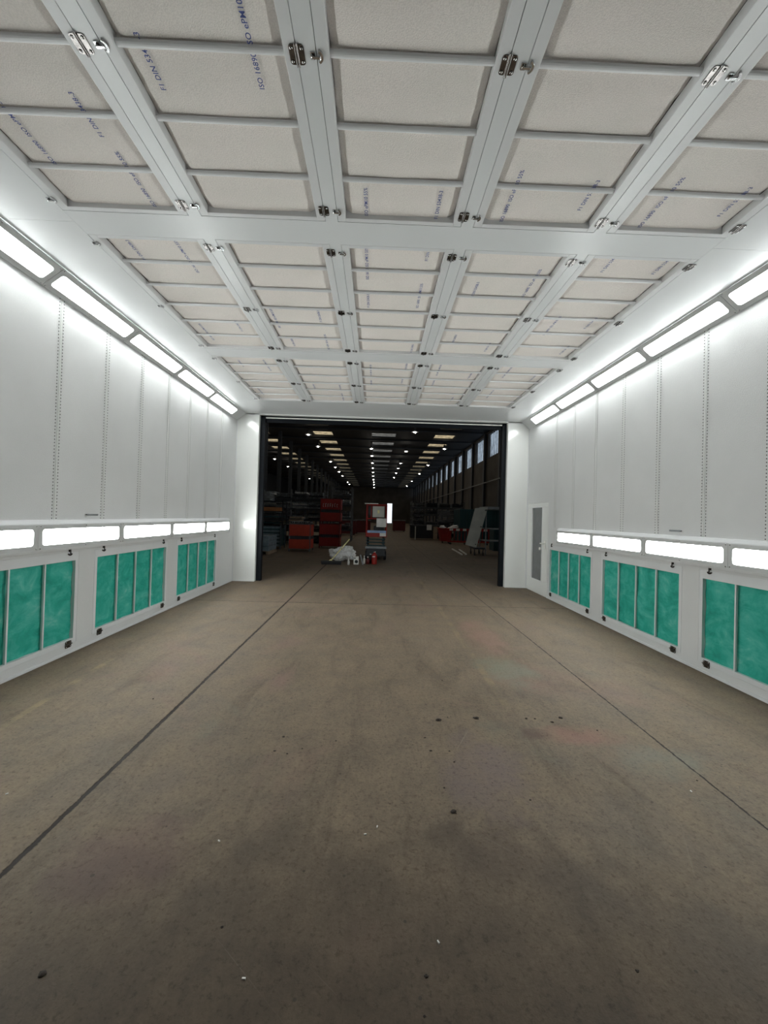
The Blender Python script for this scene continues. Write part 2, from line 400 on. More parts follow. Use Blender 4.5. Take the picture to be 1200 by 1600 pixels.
# hall pendant lamps
def make_pendant():
    r = empty('pendant_lamp')
    h = MB().lathe([(.03, .42), (.1, .40), (.12, .22), (.26, .06), (.30, .0), (.28, .0)], 16).build('lamp_shade', 'midgrey', r, smooth=True)
    g = MB().lathe([(.03, -.07), (.08, -.06), (.115, 0.0), (.09, .05), (.04, .08)], 14).build('bulb', 'bulb', r, smooth=True)
    s = MB().tube((0, 0, .4), (0, 0, .702), .012, n=6).build('suspension_rod', 'steel', r)
    ld = bpy.data.lights.new('lamp_light', 'POINT'); ld.energy = PEND_W; ld.color = (1, .93, .82); ld.shadow_soft_size = .18
    l = bpy.data.objects.new('lamp_light', ld); COL.objects.link(l); l.parent = r; l.location = (0, 0, -.3)
    reg(r, (h, g, s, l)); return r
PP = {'left': [(-5.6, y) for y in (16, 21, 26.2, 31.5, 36.8, 46.9, 52.2, 57.7, 63.3, 75, 79.5)],
      'centre': [(-.62, y) for y in (18, 26, 37.1, 41.4, 47, 52, 57, 62, 68, 73, 79, 87)],
      'inner right': [(2.72, y) for y in (22, 30, 38, 46.5, 51.5, 57, 63.5)],
      'outer right': [(6.1, y) for y in (24, 36, 47.4, 57, 69, 80)],
      'far left aisle': [(-12.0, y) for y in (40, 46, 53, 61, 70)]}
ordn = ['nearest', 'second', 'third', 'fourth', 'fifth', 'sixth', 'seventh', 'eighth', 'ninth', 'tenth', 'eleventh', 'twelfth']
proto = None
for row, pts in PP.items():
    for i, (x, y) in enumerate(pts):
        if proto is None: proto = o = make_pendant()
        else: o = copy_tree(proto)
        o.location = (x*1.125, y*1.125 if y > 30 else y*1.1, 8.8)
        tag(o, 'glowing pendant lamp under the dark hall roof, %s of the %s row' % (ordn[i], row), 'lamp', 'pendant lamps in the hall')

# ------------------------------------------------------------------ booth shell
def booth():
    # side walls, upper part
    for nm, xw, sg in (('wall_left', WL, -1), ('wall_right', WR, 1)):
        b = MB(); b.box((xw, Y0, 1.30), (xw+sg*.08, D if sg < 0 else 8.18, 4.1))
        # lower part: rails and piers around the exhaust doors
        doors = LD if sg < 0 else RD
        b.box((xw, Y0, 0), (xw+sg*.08, (D if sg < 0 else 8.18), .105)); b.box((xw, Y0, 1.115), (xw+sg*.08, (D if sg < 0 else 8.18), 1.30))
        ys = [Y0]
        for a, c in doors[::-1]: ys += [a-.003, c+.003]
        ys += [D if sg < 0 else 8.18]
        for i in range(0, len(ys), 2):
            if ys[i+1] > ys[i]: b.box((xw, ys[i], .105), (xw+sg*.08, ys[i+1], 1.115))
        o = struct(b.build(nm, 'paint'))
        b = MB(); b.box((xw+sg*.081, Y0, 0), (xw+sg*.12, D, 4.1)); b.build('outer_skin', 'dark', o)
        b = MB(); b.box((xw-sg*.012, Y0, 0), (xw-sg*.0001, (D if sg < 0 else 8.18), .03)); struct(b.build('baseboard_left' if sg < 0 else 'baseboard_right', 'frame', bevel=.003))
    # sloping lamp plane backing, ceiling side soffits, beams and rails
    b = MB()
    b.prism([(WL-.005, Y0, ZLB-.005), (XLT-.005, Y0, HC+.0), (XLT-.005, Y0, 4.1), (WL-.005, Y0, 4.1)], (0, D-Y0, 0))
    b.prism([(WR+.005, Y0, ZLB-.005), (XRT+.005, Y0, HC), (XRT+.005, Y0, 4.1), (WR+.005, Y0, 4.1)], (0, D-Y0, 0))
    struct(b.build('trim_90', 'lampframe'))
    b = MB(); g = .0015
    ys = [Y0, 3.25, 5.82, 8.22, D]
    xl0, xr0 = PX[0]-g, PX[-1]+FWD+g
    for a, c in zip(ys, ys[1:]):
        b.box((XLT, a+g, HC), (xl0, c-g, HC+.03)); b.box((xr0, a+g, HC), (XRT, c-g, HC+.03))
    for (a, c) in BEAMS: b.box((xl0+g, a+g, HC), (xr0-g, c-g, HC+.05))
    for (a, c) in BAYS:
        for i in range(4): b.box((PX[i]+FWD+g, a-g, HC), (PX[i+1]-g, c+g, HC+.05))
    struct(b.build('ceiling', 'sheet'))
    b = MB(); b.box((WL-.1, Y0, HC+.12), (WR+.1, D, HC+.2)); b.box((WL, Y0, HC+.05), (xl0-.02, D, HC+.12)); b.box((xr0+.02, Y0, HC+.05), (WR, D, HC+.12))
    struct(b.build('ceiling_deck', 'dark'))
    # near and far end panels
    b = MB(); b.box((WL-.08, D, 0), (J1, D+.1, HC+.12)); struct(b.build('wall_front_left', 'gloss', bevel=.004))
    b = MB(); b.box((J2, D, 0), (WR+.08, D+.1, HC+.12)); struct(b.build('wall_front_right', 'gloss', bevel=.004))
    b = MB(); b.box((WL-.1, D+.0, HC-.015), (WR+.1, D+.1, HC+.3)); struct(b.build('wall_front', 'gloss'))
    # door seals and head rail beyond the opening
    b = MB(); b.box((J1-.05, D+.1, 0), (J1+.11, D+.22, HC)); b.box((J2-.10, D+.1, 0), (J2+.05, D+.22, HC)); b.box((J1, D+.1, HC-.05), (J2, D+.22, HC+.1)); b.box((J1,D+.16,HC-.16),(J2,D+.2,HC-.05))
    struct(b.build('trim_91', 'jamb'))
    b = MB(); b.box((J1+.13, D+.085, HC-.078), (J2-.12, D+.10, HC-.053)); struct(b.build('trim_92', 'white'))
    # corner beads
    b = MB(); b.box((WL, D-.012, 0), (WL+.018, D, ZLB)); b.box((WR-.018, D-.012, 0), (WR, D, ZLB)); b.box((WL+.07,D-.002,0),(WL+.074,D,ZLB)); struct(b.build('trim_93', 'frame', bevel=.003))
    b = MB(); b.box((WL, D-.025, 0), (J1, D, .02)); b.box((J2, D-.025, 0), (WR, D, .02)); struct(b.build('baseboard_front', 'frame', bevel=.003))
FWD = .985
PX = [-2.54+1.085*i for i in range(5)]           # left edges of the five filter columns
BAYS = [(.87, 3.13), (3.395, 5.665), (5.93, 8.195)]
BEAMS = [(Y0, .87), (3.13, 3.395), (5.665, 5.93), (8.195, D)]
LD = [(6.70, 8.38), (4.77, 6.41), (2.84, 4.515), (.93, 2.57)]
RD = [(6.48, 8.12), (4.56, 6.22), (2.66, 4.31), (.76, 2.40)]
booth()

# vertical panel joints on the walls
def joint(n, xw, sg, y):
    b = MB(); x = xw-sg*.0005
    b.box((x, y-.006, 1.47), (x-sg*.005, y+.006, 3.78))
    b.box((x, y-.020, 1.47), (x-sg*.002, y-.016, 3.78)); b.box((x, y+.016, 1.47), (x-sg*.002, y+.020, 3.78))
    o = struct(b.build('trim_%d' % n, 'gloss', bevel=.0015))
    b = MB(); z = 1.49
    while z < 3.77:
        for dy in (-.029, .029):
            b.tube((x, y+dy, z), (x-sg*.0012, y+dy, z), .0062, n=6)
        z += .034
    b.build('perforation', 'dark', o)
n = 100
for i in range(9): joint(n, WL, -1, 4.15+.7165*(i-2)); n += 1
for i in range(9):
    joint(n, WR, 1, 4.27+.722*(i-2)) if i < 8 else None; n += 1

# ------------------------------------------------------------------ chrome hardware
def screw(parent, loc, k):
    if 'screw' not in _scr: _scr['screw'] = MB().lathe([(.0085, .0035), (.0085, .006), (.005, .0085), (.001, .009)], 10).build('screw', 'chrome', smooth=True); o = _scr['screw']
    else: o = _scr['screw'].copy(); COL.objects.link(o)
    o.parent = parent; o.location = loc; o.scale = (k, k, k); return o
_scr = {}
def hinge_parts(root, mat='darkchrome'):
    out = []
    h = MB().rrect(.078, .092, .014, 0, .004).build('hinge', mat, root, bevel=.0015)
    p = MB().tube((-.004, -.054, .006), (-.004, .054, .006), .0042, n=8).tube((.006, -.054, .006), (.006, .054, .006), .0042, n=8).build('hinge_pin', 'chrome', h)
    for x in (-.026, .026):
        for y in (-.03, .03): screw(h, (x, y, 0), 1.0)
    return h
def catch_parts(root, mat='chrome'):
    b = MB().rrect(.026, .034, .004, 0, .006, c=(-.022, 0)).lathe([(.009, .004), (.009, .014), (.004, .016)], 10, (-.022, 0, 0))
    b.box((-.02, -.006, .008), (.016, .006, .016))
    pts = []                                             # crescent lever
    for i in range(11): a = -1.25+2.5*i/10; pts.append((.004+.030*math.cos(a), .032*math.sin(a), 0))
    for i in range(11): a = 1.25-2.5*i/10; pts.append((.002+.017*math.cos(a), .022*math.sin(a), 0))
    b.prism(pts, (0, 0, .012))
    return b.build('catch', mat, root, bevel=.0015)

# ------------------------------------------------------------------ ceiling filter panels
def mat_mesh(w, l, seed):
    bm = bmesh.new(); nx, ny = 34, 96
    V = []
    for j in range(ny+1):
        row = []
        for i in range(nx+1):
            x = (i/nx-.5)*w; y = (j/ny)*l
            e = min(i, nx-i)/nx*w
            z = .040 + (.026*(1-e/.05)**1.3 if e < .05 else 0)
            ph = (y % .377)/.377
            z -= .007*math.sin(PI*ph)*min(1, e/.1)
            z += .006*noise.noise(Vector((x*3+seed, y*5, seed)))
            if e < .22: z += .008*(1-e/.22)*noise.noise(Vector((seed, y*16, 2)))      # puckers at the edge
            row.append(bm.verts.new((x, y, z)))
        V.append(row)
    for j in range(ny):
        for i in range(nx): bm.faces.new((V[j][i], V[j+1][i], V[j+1][i+1], V[j][i+1]))
    me = bpy.data.meshes.new('filter_mat'); bm.to_mesh(me); bm.free(); me.materials.append(M['fleece'])
    for p in me.polygons: p.use_smooth = True
    return me
def ceiling_panel(seed, L):
    r = empty('ceiling_filter_panel'); st = .064; W = FWD-.003; l = L-.003; kids = []
    b = MB()
    b.box((-W/2, 0, 0), (-W/2+st, l, .065)); b.box((W/2-st, 0, 0), (W/2, l, .065))
    b.box((-W/2+st, 0, 0), (W/2-st, .04, .065)); b.box((-W/2+st, l-.04, 0), (W/2-st, l, .065))
    kids.append(b.build('frame', 'frame', r, bevel=.003))
    me = mat_mesh(W-2*st, l-.06, seed)
    o = bpy.data.objects.new('filter_mat', me); COL.objects.link(o); o.parent = r; o.location = (0, .03, 0); kids.append(o)
    x1 = W/2-st
    for k in range(1, 6):
        y = k*L/6
        b = MB(); prof = [(0, y+.020*math.cos(a), .028-.017*math.sin(a)) for a in [PI*i/8 for i in range(9)]]
        b.prism([(-x1, p[1], p[2]) for p in prof], (2*x1, 0, 0)); o = b.build('cross_bar', 'frame', r, smooth=False); kids.append(o)
    return r, kids, W, l
HY = {0: (.10, 1.12, 2.15), 1: (.105, 1.145, 2.185), 2: (.105, 1.145, 2.17)}
FLIP = Matrix.Rotation(PI, 4, 'Y')     # hardware built facing +z, turned to face down
coln = ['outermost left', 'second from left', 'middle', 'second from right', 'outermost right']
rown = ['bay nearest the viewer', 'middle bay', 'bay nearest the doorway']
panels = {}
for bi, (ya, yb) in enumerate(BAYS):
    for ci in range(5):
        r, kids, W, l = ceiling_panel(1.7*ci+9.3*bi, yb-ya)
        r.location = (PX[ci]+FWD/2, ya+.0015, HC)
        for hy in HY[bi]:
            h = hinge_parts(r, 'darkchrome'); h.matrix_local = Matrix.Translation((W/2+.002, hy, -.0005)) @ FLIP
            c = catch_parts(r); c.matrix_local = Matrix.Translation((-W/2, hy, -.0005)) @ FLIP @ Matrix.Rotation(PI, 4, 'Z')
        tag(r, 'white framed ceiling filter panel, %s column, %s' % (coln[ci], rown[bi]), 'filter panel', 'ceiling filter panels')
        panels[(ci, bi)] = (r, ya)
# blue printing on the fleece
_txt = {}
def text_mesh(s, size):
    k = (s, size)
    if k in _txt: return _txt[k]
    cu_ = bpy.data.curves.new('printed_text', 'FONT'); cu_.body = s; cu_.size = size; cu_.resolution_u = 3; cu_.space_character = 1.05; cu_.offset = .0005
    ob = bpy.data.objects.new('tmp', cu_); COL.objects.link(ob); bpy.context.view_layer.update()
    me = bpy.data.meshes.new_from_object(ob.evaluated_get(bpy.context.evaluated_depsgraph_get()))
    bpy.data.objects.remove(ob); me.materials.clear(); me.materials.append(M['ink']); _txt[k] = me; return me
ISO, DIN = 'ISO 16890  ISO ePM10 55%', 'F1 DIN 53438-3'
# (column, bay, text, x, y of the first character (far end))
PRINT = [(0,0,ISO,-2.27,2.74),(0,0,DIN,-1.80,2.52),(0,0,ISO,-1.78,3.37),(0,0,DIN,-2.05,1.95),(1,0,DIN,-1.25,2.22),(1,0,ISO,-.69,2.19),
 (2,0,'ISO ePM10 55%',-.13,3.20),(2,0,DIN,.42,3.2),(3,0,ISO,.94,3.19),(3,0,DIN,1.49,2.94),(4,0,ISO,2.05,3.18),(4,0,DIN,2.57,2.94),
 (0,1,DIN,-2.25,3.75),(0,1,ISO,-1.82,3.92),(0,1,ISO,-2.29,5.45),(0,1,DIN,-1.8,5.15),(1,1,ISO,-1.28,5.02),(1,1,DIN,-.73,4.83),(1,1,ISO,-.73,5.62),(1,1,DIN,-1.2,5.55),
 (2,1,ISO,-.14,3.92),(2,1,DIN,.41,3.60),(2,1,ISO,.41,4.42),(2,1,DIN,-.14,4.45),(2,1,DIN,.45,5.66),(3,1,DIN,.97,4.16),(3,1,ISO,1.50,4.12),(3,1,DIN,.98,5.3),(3,1,DIN,1.48,5.5),
 (4,1,DIN,2.08,3.66),(4,1,DIN,2.57,3.66),(4,1,ISO,2.08,4.95),(4,1,DIN,2.5,4.75),(4,1,DIN,2.55,5.5),
 (0,2,DIN,-2.2,6.4),(0,2,ISO,-1.8,6.55),(0,2,ISO,-2.3,7.9),(1,2,DIN,-1.2,7.4),(1,2,DIN,-.72,7.4),(1,2,ISO,-.72,8.1),(2,2,ISO,-.14,6.6),(2,2,DIN,.42,6.3),
 (2,2,DIN,.40,6.95),(2,2,DIN,-.14,7.1),(3,2,ISO,.95,6.5),(3,2,DIN,.95,7.0),(3,2,DIN,1.5,6.6),(3,2,DIN,1.45,7.9),(4,2,ISO,2.05,6.5),(4,2,DIN,2.55,6.6),(4,2,ISO,2.1,7.6)]
for (ci, bi, s, x, y) in PRINT:
    r, ya = panels[(ci, bi)]
    me = text_mesh(s, .039)
    o = bpy.data.objects.new('printed_text', me); COL.objects.link(o); o.parent = r
    o.location = (x-r.location.x, min(y, BAYS[bi][1]-.045)-r.location.y, .0225)
    o.rotation_euler = Matrix(((0, -1, 0), (-1, 0, 0), (0, 0, -1))).to_euler()

# ------------------------------------------------------------------ light fixtures
def light_fixture(T, H=.215, first=None):
    r = empty('light_fixture', T=T); Lf = 1.247
    fr = MB().ring(Lf, H, Lf-.10, .158, .03, -.012, .006, n=5).build('housing', 'lampframe', r, bevel=.002)
    df = MB().rrect(Lf-.10, .158, .03, -.010, .0005).build('diffuser', 'diffuser' if H > .25 else 'diffuser_low', r)
    sc = [screw(r, (x, y, .003), .75) for x in (-Lf/2+.022, 0, Lf/2-.022) for y in (-H/2+.013, H/2-.013)]
    reg(r, [fr, df]+sc); return r
def band(y_end, x0, z0, x1, z1, side, nfix, label, H=None):
    # face line from (x0,z0) bottom to (x1,z1) top; normal into the room
    a = Vector((x0, 0, z0)); c = Vector((x1, 0, z1)); v = (c-a).normalized(); hh = (c-a).length
    u = Vector((0, 1, 0)); nrm = u.cross(v)
    if nrm.x*side > 0: u = -u; nrm = -nrm
    global fixproto
    for i in range(nfix):
        yc = y_end-.625-1.25*i
        mid = (a+c)/2+Vector((0, yc, 0))
        T = Matrix((u, v, nrm)).transposed().to_4x4(); T.translation = mid+nrm*.017
        if (H not in fixproto): fixproto[H] = o = light_fixture(T, H)
        else: o = copy_tree(fixproto[H]); o.matrix_world = T
        tag(o, 'long lit light fixture, %s along the %s, counted from the doorway' % (ordn[i] if i else 'first', label), 'light fixture', label)
fixproto = {}
band(8.88, WL-.0, ZLB, XLT, HC, -1, 5, 'upper left lamp band', .262)
band(8.88, WR, ZLB, XRT, HC, 1, 5, 'upper right lamp band', .262)
LBX, RBX = WL+.055, WR-.055
def low_housing(xw, sg, y1, n):
    s = -sg
    poly = [(xw, Y0, 1.475), (xw+s*.03, Y0, 1.468), (xw+s*.055, Y0, 1.435), (xw+s*.055, Y0, 1.175), (xw+s*.045, Y0, 1.152), (xw, Y0, 1.15)]
    b = MB().prism(poly, (0, y1-Y0, 0)); struct(b.build('trim_%d' % n, 'frame'))
low_housing(WL, -1, 8.93, 94); low_housing(WR, 1, 7.67, 95)
band(8.88, LBX, 1.180, LBX, 1.430, -1, 6, 'lower left lamp band', .246)
band(7.63, RBX, 1.180, RBX, 1.430, 1, 5, 'lower right lamp band', .246)

# ------------------------------------------------------------------ exhaust filter doors
def exhaust_door(xw, sg, ya, yb, label):
    Wd, Hd = yb-ya, 1.008
    s = -sg
    u = Vector((0, 1, 0)) if s < 0 else Vector((0, -1, 0))
    v = Vector((0, 0, 1)); nrm = Vector((s, 0, 0)); u = v.cross(nrm)
    T = Matrix((u, v, nrm)).transposed().to_4x4(); T.translation = Vector((xw, (ya+yb)/2, .11+Hd/2-.004))
    r = empty('exhaust_filter_door', T=T)
    ow, oh = Wd-.09, .865
    MB().ring(Wd, Hd, ow, oh, .001, -.05, .001, n=3, off=(0, -.022)).build('frame', 'frame', r, bevel=.002)
    b = MB(); bm = b.bm; nx, ny = 40, 24; V = []
    for j in range(ny+1):
        V.append([bm.verts.new(((i/nx-.5)*ow*1.0, (j/ny-.5)*oh-.022, -.035+.012*noise.noise(Vector((i*.33+ya*7, j*.4, 1))))) for i in range(nx+1)])
    for j in range(ny):
        for i in range(nx): bm.faces.new((V[j][i], V[j][i+1], V[j+1][i+1], V[j+1][i]))
    b.build('filter_pad', 'green', r, smooth=True)
    for k in (-1, 0, 1):
        x = k*ow/4
        MB().box((x-.009, -oh/2-.022, -.024), (x+.009, oh/2-.022, -.002)).build('mullion', 'frame', r, bevel=.003)
    for k in (-1, 1):
        h = hinge_parts(r, 'darkchrome'); h.matrix_local = Matrix.Translation((k*(Wd/2-.115), -Hd/2, .003)) @ Matrix.Rotation(PI/2, 4, 'Z')
        h.scale = (.95, .95, 1)
        c = catch_parts(r, 'darkchrome'); c.matrix_local = Matrix.Translation((k*(Wd/2-.14), Hd/2, .003)) @ Matrix.Rotation(-PI/2, 4, 'Z')
    MB().box((-Wd/2, -Hd/2, -.056), (Wd/2, Hd/2, -.051)).build('back_panel', 'dark', r)
    tag(r, label, 'filter door', 'green exhaust filter doors')
for i, (a, c) in enumerate(LD): exhaust_door(WL, -1, a, c, 'green exhaust filter door in the left wall, %s from the doorway' % (['first', 'second', 'third', 'fourth'][i]))
for i, (a, c) in enumerate(RD): exhaust_door(WR, 1, a, c, 'green exhaust filter door in the right wall, %s from the doorway' % (['first', 'second', 'third', 'fourth'][i]))

# ------------------------------------------------------------------ personnel door in the right wall
def personnel_door():
    x = WR
    b = MB(); b.box((x, 8.185, 0), (x+.05, 9.29, .30)); b.box((x, 8.185, 1.90), (x+.05, 9.29, 2.0)); b.box((x, 8.185, .30), (x+.05, 8.49, 1.90)); b.box((x, 9.02, .30), (x+.05, 9.29, 1.90))
    o = struct(b.build('door_1', 'gloss', bevel=.004))
    b = MB(); b.box((x+.02, 8.485, .295), (x+.03, 9.025, 1.905)); b.build('door_glass', 'doorglass', o)
    b = MB(); b.box((x-.006, 8.47, .28), (x, 8.49, 1.92)); b.box((x-.006, 9.02, .28), (x, 9.04, 1.92)); b.box((x-.006, 8.47, 1.90), (x, 9.04, 1.92)); b.box((x-.006, 8.47, .28), (x, 9.04, .30))
    b.build('glazing_bead', 'frame', o, bevel=.002)
    h = MB()
    h.rrect(.075, .17, .03, 0, .012)
    h = h.build('door_handle', 'white', o, bevel=.003, T=Matrix.Translation((x-.002, 8.31, 1.10)) @ Matrix(((0, 0, -1, 0), (1, 0, 0, 0), (0, 1, 0, 0), (0, 0, 0, 1))))
    b = MB(); b.tube((x-.01, 8.31, 1.13), (x-.06, 8.31, 1.13), .012).tube((x-.055, 8.30, 1.13), (x-.055, 8.44, 1.12), .012, .014); b.build('lever', 'white', h, bevel=.003)
    b = MB(); b.rrect(.06, .06, .02, 0, .03); b.build('small_plate', 'white', h, T=Matrix.Translation((x-.002, 8.53, 1.0)) @ Matrix(((0, 0, -1, 0), (1, 0, 0, 0), (0, 1, 0, 0), (0, 0, 0, 1))), bevel=.004)  # smaller white plate in front of the door glass
personnel_door()
b = MB(); b.box((WR+.0005, 8.18, 2.003), (WR+.08, D, 4.1)); b.box((WR+.0005, 9.293, 0), (WR+.08, D, 2.003)); struct(b.build('wall_right_end', 'paint'))
# small grey pull handles above the lower lamp bands
for (x, s, y, lab) in ((WL, 1, 4.66, 'small grey oval grip on the left wall above the lower lamps'), (WR, -1, 4.64, 'small grey oval grip on the right wall above the lower lamps')):
    r = empty('grab_handle', (x, y, 1.53))
    b = MB(); b.rrect(.17, .022, .0105, 0, .012); b.build('grip', 'grey', r, bevel=.003, T=Matrix.Translation((s*.03, 0, 0)) @ Matrix(((0, 0, s, 0), (1, 0, 0, 0), (0, 1, 0, 0), (0, 0, 0, 1))))
    for dy in (-.06, .06): MB().tube((0, dy, 0), (s*.032, dy, 0), .006, n=8).build('stud', 'dkgrey', r)
    tag(r, lab, 'handle')

# ------------------------------------------------------------------ things in the hall
def place(o, loc, rz=0): o.location = loc; o.rotation_euler = (0, 0, rz); return o
def stillage(w, d, h, mat, loc, rz, label, scrawl=False):
    r = empty('stillage'); kids = []
    fr = MB()
    for x in (-w/2, w/2-.06):
        for y in (0, d-.06): fr.box((x, y, 0), (x+.06, y+.06, h))
    for z in (.1, h-.06):
        fr.box((-w/2, .005, z), (w/2, .05, z+.05)); fr.box((-w/2, d-.05, z), (w/2, d-.005, z+.05))
    kids.append(fr.build('frame', 'darkred' if mat == 'red' else 'midgrey', r, bevel=.004))
    for nm, z0, z1 in (('lower_panel', .12, h*.44), ('upper_panel', h*.56, h*.97)):
        p = MB().box((-w/2+.03, -.012, z0), (w/2-.03, .004, z1)); p.box((-w/2-.0, .03, z0), (-w/2+.012, d-.03, z1)).box((w/2-.012, .03, z0), (w/2, d-.03, z1))
        p.box((-w/2+.03, -.022, z0), (w/2-.03, -.010, z0+.03)).box((-w/2+.03, -.022, z1-.03), (w/2-.03, -.010, z1))
        p = p.build(nm, mat, r, bevel=.004)
        if scrawl and nm == 'upper_panel':
            q = MB()
            for k in range(7):
                xx = -w/2+.14+k*.11; zz = z0+.12+.02*math.sin(k*3)
                q.box((xx, -.0225, zz), (xx+.016, -.0215, zz+.16)); q.box((xx, -.0225, zz+.145), (xx+.06, -.0215, zz+.16)); q.box((xx, -.0225, zz+.02*k%.1), (xx+.05, -.0215, zz+.02*k%.1+.014))
            q.build('chalk_marks', 'white', p)
    MB().box((-w/2+.04, .02, h*.44), (w/2-.04, d-.02, h*.56)).build('load', 'dkgrey', r)
    place(r, loc, rz); tag(r, label, 'stillage', 'red stillages'); return r
stillage(.95, .9, 1.2, 'orangered', (-3.3, 17.15, 0), 0, 'faded red two-panel steel stillage standing alone left of the tall red stack')
stillage(1.0, .9, 1.2, 'red', (-2.24, 19.1, 0), 0, 'red steel stillage at the bottom of the tall stack')
stillage(1.0, .9, 1.22, 'red', (-2.22, 19.1, 1.2), 0, 'red steel stillage with pale marks on top of the stack', True)
# pipes on the red stillage
for k in range(9):
    b = MB().tube((0, 0, 0), (0, .8, 0), .045, n=14)
    o = b.build('steel_pipe', 'grey' if k % 2 else 'midgrey'); o.location = (-3.68+.095*k, 17.2+.03*(k % 3), 1.246); MB().tube((0, -.003, 0), (0, 0, 0), .03, n=12).build('bore', 'black', o)
    tag(o, 'short grey steel pipe lying on the faded red stillage, %s from the left' % (ordn[k] if k else 'first'), 'pipe', 'pipes on the faded red stillage')
# pallets
def pallet(w, d, r):
    b = MB()
    for i in range(5): b.box((-w/2+i*w/5+.01, 0, .1), (-w/2+(i+1)*w/5-.02, d, .12))
    for x in (-w/2, -.05, w/2-.1): b.box((x, 0, 0), (x+.1, d, .1))
    return b.build('pallet', 'wood', r)
r = empty('wrapped_pallet_load'); pallet(1.1, 1.3, r)
for i in range(4):
    for j in range(3):
        b = MB().box((-.54+i*.272, .02, .125+j*.2), (-.54+i*.272+.266, 1.26, .125+j*.2+.194)); b.build('wrapped_block', 'wrap', r, bevel=.015)
place(r, (-4.72, 15.5, 0)); tag(r, 'grey shrink-wrapped block load on a wooden pallet beside the left door jamb', 'pallet load')
r = empty('crate'); 
b = MB()
for x in (-.62, .57):
    for y in (0, .9): b.box((x, y, 0), (x+.05, y+.05, 1.08))
for k in range(6): b.box((-.6, .0, .12+k*.16), (.6, .02, .12+k*.16+.1))
b.build('frame', 'wrap', r); MB().box((-.56, .05, .1), (.56, .9, .92)).build('load', 'teal', r)
place(r, (-4.95, 18.1, 0)); tag(r, 'blue-grey slatted metal crate behind the wrapped pallet load', 'crate')
# storage racks with bundles
def rack(x0, x1, y, dpt, levels, name, label):
    r = empty(name, ((x0+x1)/2, y, 0)); cx = (x0+x1)/2; w2 = (x1-x0)/2; h = levels[-1]+.5
    n = max(2, round((x1-x0)/1.8)+1)
    for i in range(n):
        x = -w2+i*2*w2/(n-1)
        b = MB().box((x-.04, 0, 0), (x+.04, .08, h)).box((x-.04, dpt-.08, 0), (x+.04, dpt, h))
        for k in range(int(h/.6)): b.box((x-.015, .04, .3+k*.6), (x+.015, dpt-.04, .34+k*.6))
        b.build('upright', 'midgrey', r)
    for z in levels:
        b = MB().box((-w2, 0, z-.1), (w2, .05, z)).box((-w2, dpt-.05, z-.1), (w2, dpt, z)); b.build('shelf_beam', 'orange' if False else 'dkgrey', r)
    tag(r, label, 'rack'); return r
def bundle(x, y, z, w, h, l, mats, label, group, nx, nz):
    """bundle of steel sections seen end-on"""
    r = empty('section_bundle', (x, y, z))
    for q in range(nz):
        b = MB(); mt = random.choice(mats)
        for i in range(nx):
            a = w/nx; hh = h/nz
            if random.random() < .06: continue
            dy = random.uniform(0, .12)
            xx = -w/2+i*a; zz = q*hh; tk = min(a, hh)*.16
            b.box((xx+.003, dy, zz+.002), (xx+a-.003, dy+l, zz+tk)).box((xx+.003, dy, zz+hh-tk), (xx+a-.003, dy+l, zz+hh-.002))
            b.box((xx+.003, dy, zz+tk), (xx+tk, dy+l, zz+hh-tk)).box((xx+a-tk, dy, zz+tk), (xx+a-.003, dy+l, zz+hh-tk))
        b.build('section_row', mt, r)
    tag(r, label, 'bundle', group)
rack(-6.6, -2.9, 22.0, 1.2, (.75, 1.35, 1.95, 2.5), 'storage_rack', 'tall dark storage rack of steel sections left of the red stack')
rack(-2.75, -1.55, 24.6, 1.2, (.75, 1.5, 2.3, 2.9), 'storage_rack', 'narrow tall storage rack behind the red stack')
G = ('grey', 'white', 'dkgrey', 'dkgrey', 'midgrey', 'grey')
for li, z in enumerate((0.02, .75, 1.35, 1.95, 2.5)):
    for i in range(4):
        x = -6.6+.5+i*.9; 
        if random.random() < .1: continue
        bundle(x, 22.02, z, .78, random.choice((.28, .36, .42)), 1.1, G, 'bundle of steel sections in the left dark rack, %s level, %s from the left' % (['floor', 'second', 'third', 'fourth', 'top'][li], ordn[i] if i else 'first'), 'section bundles in the left rack', 6, 4)
for li, z in enumerate((.75, 1.5, 2.3, 2.9)):
    bundle(-2.15, 24.62, z, .95, .4, 1.1, G, 'bundle of steel sections in the narrow rack behind the red stack, %s shelf' % ['lowest', 'second', 'third', 'top'][li], 'section bundles in the narrow rack', 7, 4)
# boxes and stacked timber on the left rack
def stackboards(name, x, y, z, w, d, n, th, mat, label, cat, gap=.02):
    r = empty(name, (x, y, z))
    for k in range(n): MB().box((-w/2+random.uniform(-.03, .03), 0, k*(th+gap)), (w/2+random.uniform(-.03, .03), d, k*(th+gap)+th)).build('board', mat, r)
    tag(r, label, cat)
stackboards('board_stack', -5.75, 20.6, 2.3, .42, .9, 5, .055, 'grey', 'pale stack of boards high up beside the left door jamb', 'boards', .03)
r = empty('support_frame', (-5.6, 20.6, 0)); b = MB()
for x in (-.75, .7):
    for y in (0, .9): b.box((x, y, 0), (x+.05, y+.05, 2.28))
b.box((-.75, 0, 2.22), (.75, .95, 2.28)); b.box((-.75, 0, 1.7), (.75, .95, 1.74)); b.build('frame', 'dkgrey', r)
for k in range(8): MB().box((-.7, 0, .3+k*.16), (.7, .95, .36+k*.16)).build('sheet', 'teal' if k % 2 else 'dkgrey', r)
tag(r, 'dark steel frame loaded with sheets beside the left door jamb', 'frame')
b = MB().box((-.45, 0, 0), (.45, .5, .2)); o = b.build('carton', 'orange', None, bevel=.01); o.location = (-5.45, 20.62, 1.745); tag(o, 'long orange-brown carton lying on the dark steel frame', 'box')
stackboards('timber_stack', -4.15, 20.3, .55, .62, .8, 7, .09, 'wood', 'stack of pale timbers above the faded red stillage', 'timber', .05)
